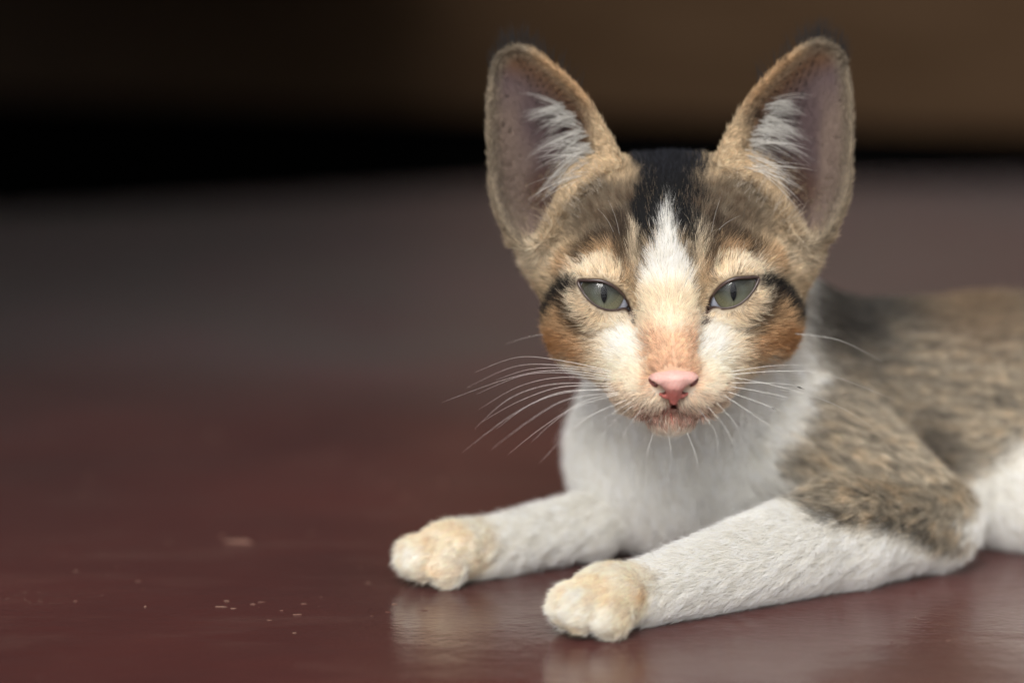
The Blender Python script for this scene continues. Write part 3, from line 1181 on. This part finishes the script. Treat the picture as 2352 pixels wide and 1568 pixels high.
sclera, fn, fl, b_ = material('eye_white')
b_.inputs['Base Color'].default_value = (.36, .38, .45, 1)
b_.inputs['Roughness'].default_value = .15
iris_m, fn, fl, b_ = material('iris')
ia = fn.new('ShaderNodeAttribute')
ia.attribute_name = 'iris_colour'
fl.new(ia.outputs['Color'], b_.inputs['Base Color'])
b_.inputs['Roughness'].default_value = .5
b_.inputs['Specular IOR Level'].default_value = .1
pup_m, fn, fl, b_ = material('pupil')
b_.inputs['Base Color'].default_value = (.002, .002, .003, 1)
b_.inputs['Specular IOR Level'].default_value = 0
b_.inputs['Roughness'].default_value = .4
cor_m, fn, fl, b_ = material('cornea')
fn.remove(b_)
tr = fn.new('ShaderNodeBsdfTransparent')
gl = fn.new('ShaderNodeBsdfGlossy')
gl.inputs['Roughness'].default_value = .03
fr = fn.new('ShaderNodeFresnel')
fr.inputs['IOR'].default_value = 1.376
mx = fn.new('ShaderNodeMixShader')
fl.new(fr.outputs[0], mx.inputs[0])
fl.new(tr.outputs[0], mx.inputs[1])
fl.new(gl.outputs[0], mx.inputs[2])
fl.new(mx.outputs[0], fn['Material Output'].inputs['Surface'])
lid_m, fn, fl, b_ = material('eyelid_skin')
b_.inputs['Base Color'].default_value = (.045, .028, .024, 1)
b_.inputs['Roughness'].default_value = .28


def tube(pts, rad, k=8, closed=False):
    pts = np.asarray(pts, float)
    n = len(pts)
    if closed:
        tg = nrm(np.roll(pts, -1, 0) - np.roll(pts, 1, 0))
    else:
        tg = nrm(np.gradient(pts, axis=0))
    up = np.array((0.3, -0.8, 0.52))
    a = nrm(np.cross(tg, up))
    b = np.cross(tg, a)
    rad = np.broadcast_to(rad, (n,))
    th = np.arange(k) * 2 * math.pi / k
    V = pts[:, None] + rad[:, None, None] * (np.cos(th)[None, :, None] * a[:, None] + np.sin(th)[None, :, None] * b[:, None])
    V = V.reshape(-1, 3)
    F = []
    for i in range(n if closed else n - 1):
        for j in range(k):
            i2 = (i + 1) % n
            F.append((i * k + j, i * k + (j + 1) % k, i2 * k + (j + 1) % k, i2 * k + j))
    return V, np.array(F)


def on_ball(x, z, extra=0.0):
    q = np.hypot(x - EYE_C[0], z - EYE_C[2])
    rr_ = EYE_R + extra
    return EYE_C[1] - np.sqrt(np.maximum(rr_ ** 2 - np.minimum(q, rr_ * .97) ** 2, 0.02))


def head_mesh(name, V, F, mat, side, parent=None):
    V = np.array(V)
    V[:, 0] *= side
    if side < 0:
        F = F[:, ::-1]
    me = mesh_from(name, loc(fromH(V)), F)
    me.materials.append(mat)
    return link(name, me, parent or kitten)


PUP = [(0, .235), (.045, .16), (.075, .05), (.08, -.05), (.06, -.16), (.0, -.27)]
IRIS_Y = EYE_C[1] - EYE_R * math.cos(R(35.5)) - .05
for side in (-1, 1):
    V, F = sphere_cap(EYE_C, EYE_R, R(58), 30)
    keep = np.flatnonzero((F // 48).max(1) > 17)        # the white of the eye leaves the iris window open
    F = F[keep]
    V = V + (.04, 0, 0)
    eye = head_mesh('eye', V, F, sclera, side)
    ic = EYE_C + np.array((.0, 0, -.02))
    V, F = sphere_cap(EYE_C, EYE_R, R(35.5), 30, 96)
    V[:, 1] = IRIS_Y + .10 * (1 - np.hypot(V[:, 0] - EYE_C[0], V[:, 2] - EYE_C[2]) / .54)   # a shallow cone behind the cornea
    V[:, 1] = np.where(V[:, 1] > IRIS_Y + .06, IRIS_Y + .06, V[:, 1])
    V[:, 0] += .04
    iris = head_mesh('iris', V, F, iris_m, side, eye)
    V[:, 0] -= .04
    qx, qz = V[:, 0] - EYE_C[0], V[:, 2] - EYE_C[2]
    rr_ = np.hypot(qx, qz) / (EYE_R * math.sin(R(35.5)))
    thn = np.arctan2(qz, qx)
    streak = np.sin(thn * 37 + 3 * np.sin(thn * 5)) * .5 + np.sin(thn * 61 + 1.3 + 2 * rr_) * .5
    ic_ = np.tile(np.array((.034, .033, .021)), (len(V), 1))
    ic_ = mix(ic_, np.array((.078, .076, .040)), sstep(.05, -.4, qz) * .8)  # lower part lighter: the upper lid's shade is painted into the iris
    ic_ = mix(ic_, np.array((.055, .066, .055)), np.exp(-((rr_ - .38) / .18) ** 2) * .45)
    ic_ = ic_ * (1.05 + .30 * streak)[:, None]
    ic_ = mix(ic_, np.array((.035, .03, .02)), sstep(.86, 1.0, rr_) * .85)
    a_ = iris.data.attributes.new('iris_colour', 'FLOAT_COLOR', 'POINT')
    a_.data.foreach_set('color', np.concatenate([ic_, np.ones((len(ic_), 1))], 1).astype(np.float32).ravel())
    half = spline(PUP, 5)
    ring = np.concatenate([half, (half * (-1, 1))[::-1][1:-1]])
    Vp, Fp = [], []
    for lev in (0, .5, 1.0):
        for (x_, z_) in ring * lev:
            Vp.append((EYE_C[0] + x_, IRIS_Y - .006, EYE_C[2] + z_))
    m_ = len(ring)
    for l_ in range(2):
        for j in range(m_):
            Fp.append((l_ * m_ + j, l_ * m_ + (j + 1) % m_, (l_ + 1) * m_ + (j + 1) % m_, (l_ + 1) * m_ + j))
    head_mesh('pupil', Vp, np.array(Fp), pup_m, side, eye)
    V, F = sphere_cap(EYE_C, EYE_R + .016, R(47), 28, 72, bulge=.05)
    head_mesh('cornea', V, F, cor_m, side, eye)
    rim = spline(ALMOND, 6, True)
    rp = np.stack([rim[:, 0], on_ball(rim[:, 0], rim[:, 1], .04) - .075 * sstep(0, .36, rim[:, 1]), rim[:, 1]], 1)
    V, F = tube(rp, .026 + .018 * sstep(0, .3, rim[:, 1]), 8, True)
    head_mesh('eyelid', V, F, lid_m, side)

# ------------------------------------------------------------------ nose leather


def f_nose0(M):
    d = ell(M, (0, -1.42, -2.08), (.46, .48, .24))
    d = smin(d, ell(M, (.34, -1.32, -2.09), (.26, .40, .21)), .12)
    d = smin(d, cone(M, (0, -1.58, -2.22), (0, -1.36, -2.62), .26, .10), .10)
    return smin(d, cone(M, (.18, -1.38, -2.46), (.42, -1.10, -2.33), .11, .10), .08)


def _front(x, z):
    ys = np.linspace(-2.3, -.7, 200)
    d = f_nose0(np.stack([np.full(200, x), ys, np.full(200, z)], 1))
    k = np.argmax(d < 0)
    return ys[k] if (d < 0).any() else -1.0


NOSTRIL = [(x, _front(x, z), z, r_) for x, z, r_ in ((.225, -2.40, .060), (.27, -2.33, .085), (.36, -2.265, .090), (.47, -2.20, .075), (.57, -2.13, .055))]


def f_nose(M_):
    M = M_.copy()
    M[:, 0] = np.abs(M[:, 0])
    d = f_nose0(M)
    for a, b in zip(NOSTRIL[:-1], NOSTRIL[1:]):
        d = smax(d, -cone(M, (a[0], a[1] + .02, a[2]), (b[0], b[1] + .02, b[2]), a[3], b[3]), .03)
    d = smax(d, -cone(M, (.29, NOSTRIL[1][1], -2.33), (.36, -1.1, -2.26), .085, .06), .03)
    d = smax(d, -(np.hypot(M[:, 0], np.maximum(np.abs(M[:, 2] + 2.5) - .17, 0)) - .006 + np.maximum(M[:, 1] + 1.68, 0) * .6), .04)
    return d


D, og = build_field(f_nose, (-.85, -2.3, -2.95), (.85, -.7, -1.6), .022, 4)
V, F = surface_nets(D, og, .022)
n_ = grad(f_nose, V, .01)
if (np.einsum('ij,ij->i', np.cross(V[F[:, 1]] - V[F[:, 0]], V[F[:, 2]] - V[F[:, 0]]), n_[F[:, 0]]) > 0).mean() < .5:
    F = F[:, ::-1]
nose_m, fn, fl, b_ = material('nose_leather')
va = fn.new('ShaderNodeAttribute')
va.attribute_name = 'nose_colour'
fl.new(va.outputs['Color'], b_.inputs['Base Color'])
b_.inputs['Roughness'].default_value = .55
b_.inputs['Subsurface Weight'].default_value = .25
b_.inputs['Subsurface Radius'].default_value = (.0015, .0006, .0004)
tc = fn.new('ShaderNodeTexCoord')
nb = fn.new('ShaderNodeBump')
nb.inputs['Strength'].default_value = .35
nb.inputs['Distance'].default_value = .0004
vn = fn.new('ShaderNodeTexVoronoi')
vn.inputs['Scale'].default_value = 1800
fl.new(tc.outputs['Object'], vn.inputs['Vector'])
fl.new(vn.outputs['Distance'], nb.inputs['Height'])
fl.new(nb.outputs[0], b_.inputs['Normal'])
cN_V = V
V = V * (1.03, 1, 1)
nose = head_mesh('nose', V, F, nose_m, 1)
V = cN_V
cN = np.tile(np.array((.64, .375, .33)), (len(V), 1))
cN = mix(cN, np.array((.42, .13, .11)), sstep(-2.15, -2.48, V[:, 2]))
nd = np.full(len(V), 9.0)
Vm = np.stack([np.abs(V[:, 0]), V[:, 1], V[:, 2]], 1)
for a, b in zip(NOSTRIL[:-1], NOSTRIL[1:]):
    nd = np.minimum(nd, cone(Vm, (a[0], a[1] + .05, a[2]), (b[0], b[1] + .05, b[2]), a[3], b[3]))
cN = mix(cN, np.array((.13, .035, .03)), sstep(.05, -.01, nd))
a_ = nose.data.attributes.new('nose_colour', 'FLOAT_COLOR', 'POINT')
a_.data.foreach_set('color', np.concatenate([cN, np.ones((len(cN), 1))], 1).astype(np.float32).ravel())

# ------------------------------------------------------------------ whiskers, each a tapering hair of its own
whm, fn, fl, b_ = material('whisker')
b_.inputs['Base Color'].default_value = (.82, .80, .76, 1)
b_.inputs['Roughness'].default_value = .3


def whisker(px, d0, d1, r0=.0052, label=None):
    ds = np.linspace(d0, d1, len(px))
    cp = np.array([at(x_, y_, d_) for (x_, y_), d_ in zip(px, ds)])
    cp[0] += (cp[0] - cp[1]) * .12 + np.array((0, .25, 0))
    pts = spline(cp, 6)
    t = np.linspace(0, 1, len(pts))
    V, F = tube(pts, r0 * (1 - .9 * t), 5)
    me = mesh_from('whisker', loc(V), F)
    me.materials.append(whm)
    o = link('whisker', me, kitten)
    return o


for px, d0, d1 in (
        ([(1392, 852), (1290, 828), (1190, 820), (1090, 855)], 59.2, 60.5),
        ([(1392, 866), (1280, 850), (1170, 868), (1015, 924)], 59.0, 59.6),
        ([(1390, 884), (1270, 882), (1170, 915), (1090, 985)], 59.0, 58.6),
        ([(1395, 896), (1280, 905), (1180, 950), (1062, 1038)], 58.8, 58.2),
        ([(1405, 906), (1300, 918), (1210, 970), (1128, 1032)], 58.6, 57.4),
        ([(1400, 856), (1280, 838), (1180, 842), (1072, 890)], 59.4, 62.0),
        ([(1400, 876), (1290, 866), (1190, 888), (1100, 940)], 59.2, 61.5),
        ([(1412, 908), (1340, 922), (1270, 970), (1222, 1014)], 58.8, 58.6),
        ([(1432, 925), (1350, 958), (1290, 1010), (1240, 1062)], 58.6, 57.8),
        ([(1450, 938), (1405, 972), (1372, 1015)], 58.5, 58.3),
        ([(1445, 930), (1390, 960), (1345, 1005)], 58.6, 59.2),
        ([(1470, 948), (1440, 985), (1425, 1020)], 58.6, 58.4),
        ([(1330, 790), (1250, 768), (1160, 790)], 61.0, 63.0),
        ([(1392, 872), (1300, 856), (1200, 862), (1095, 905)], 59.1, 60.8),
        ([(1395, 890), (1290, 888), (1190, 922), (1108, 968)], 59.0, 59.8),
        ([(1400, 900), (1300, 898), (1215, 930), (1140, 985)], 58.8, 59.4),
        ([(1396, 860), (1300, 845), (1215, 848), (1140, 872)], 59.3, 59.9),
        ([(1410, 912), (1320, 935), (1240, 985), (1165, 1045)], 58.7, 59.6),
        ([(1688, 855), (1770, 840), (1860, 838)], 59.3, 59.5),
        ([(1692, 862), (1790, 852), (1900, 860), (2060, 920)], 59.2, 59.4),
        ([(1690, 882), (1790, 880), (1880, 896)], 59.0, 59.2),
        ([(1690, 892), (1790, 908), (1870, 935)], 58.9, 59.3),
        ([(1685, 906), (1760, 930), (1840, 965)], 58.8, 59.0),
        ([(1672, 915), (1740, 958), (1810, 1008)], 58.7, 58.6),
        ([(1650, 930), (1690, 975), (1712, 1035)], 58.6, 58.0),
        ([(1632, 942), (1668, 985), (1694, 1042)], 58.5, 58.2),
        ([(1612, 950), (1640, 985), (1650, 1025)], 58.5, 58.3),
        ([(1840, 770), (1930, 782), (2030, 832)], 61.5, 62.5),
        ([(1690, 870), (1800, 890), (1920, 930), (2010, 985)], 59.2, 60.4),
        ([(1499, 1004), (1488, 1035), (1482, 1064)], 59.0, 58.8),
        ([(1582, 1002), (1598, 1045), (1606, 1092)], 59.0, 58.6),
        ([(1538, 1008), (1540, 1030), (1543, 1052)], 59.0, 58.9),
        ([(1426, 552), (1414, 500), (1394, 452)], 60.2, 59.4),
        ([(1412, 540), (1395, 505), (1370, 476)], 60.3, 59.8),
        ([(1634, 548), (1642, 495), (1660, 438)], 60.2, 59.4),
        ([(1640, 545), (1664, 515), (1700, 495)], 60.3, 59.9)):
    whisker(px, d0, d1, .0040 if px[0][1] > 925 or px[0][1] < 560 else .0052)

# ------------------------------------------------------------------ specks of grit and flaked paint on the floor
g = np.random.default_rng(5)
V, F = [], []
spots = []
for k in range(140):
    spots.append((g.uniform(-28, 24), g.uniform(44, 110), g.uniform(.015, .05)))
for cx, cy, n, sp in ((-6.0, 60.0, 10, .9), (-4.6, 59.2, 4, 1.2), (-9.8, 60.6, 5, 1.4), (-7.0, 68.8, 3, .25), (-11.2, 64.5, 3, .9), (14.5, 64.6, 8, .6), (10.5, 56.5, 12, 1.2)):
    for k in range(n):
        spots.append((cx + g.normal(0, sp), cy + g.normal(0, sp * .6), g.uniform(.015, .06)))
spots += [(-7.7, 68.2, .22), (-8.4, 69.0, .12)]
spots += [(g.uniform(-14, -2), g.uniform(62, 90), g.uniform(.03, .09)) for k in range(12)]
for x, y, s_ in spots:
    if x > 1 and 55 < y < 80 and g.random() < .8:
        continue
    k = int(g.integers(4, 7))
    th = np.sort(g.uniform(0, 6.28, k))
    i0 = len(V)
    h_ = s_ * g.uniform(.12, .4)
    for z_ in (.004, .004 + h_):
        for a in th:
            rr_ = s_ * g.uniform(.6, 1.3) * (1 if z_ < .005 else .8)
            V.append((x + rr_ * math.cos(a) * 2.2, y + rr_ * math.sin(a), z_))
    F.append([i0 + k + j for j in range(k)])
    for j in range(k):
        F.append([i0 + j, i0 + (j + 1) % k, i0 + k + (j + 1) % k, i0 + k + j])
gm, fn, fl, b_ = material('grit')
tc = fn.new('ShaderNodeTexCoord')
gcol = ramp(noise(30, 2, .5).outputs[0], [(.35, (.10, .035, .025)), (.7, (.26, .17, .12))])
fl.new(gcol.outputs[0], b_.inputs['Base Color'])
b_.inputs['Roughness'].default_value = .7
me = bpy.data.meshes.new('grit')
me.from_pydata((np.array(V) * CM).tolist(), [], F)
me.materials.append(gm)
grit = link('grit', me)
grit['kind'] = 'stuff'

# ------------------------------------------------------------------ two grass seeds caught on the whiskers
seed_m, fn, fl, b_ = material('grass_seed')
b_.inputs['Base Color'].default_value = (.03, .025, .02, 1)
b_.inputs['Roughness'].default_value = .7
for px, d_, slope, ln, lab in ((( 1835, 889), 59.2, .38, .15, 'tiny dark grass seed caught on the upper whisker beside the white neck'),
                               ((1776, 937), 58.93, .45, .11, 'tiny dark grass seed caught on the lower whisker, nearer the mouth')):
    c_ = at(px[0], px[1], d_)
    t_ = np.linspace(-1, 1, 9)
    pts = c_ + np.outer(t_ * ln, np.array((1, 0, -slope)))
    V, F = tube(pts, .002 + .020 * np.exp(-((t_ - .1) / .35) ** 2), 6)
    me = mesh_from('grass_seed', (V - c_) * CM, F)
    me.materials.append(seed_m)
    o = link('grass_seed', me, None, c_ * CM)
    o['label'] = lab
    o['category'] = 'seed'
    o['group'] = 'grass seeds caught on the whiskers'
print('done', time.time() - T0)
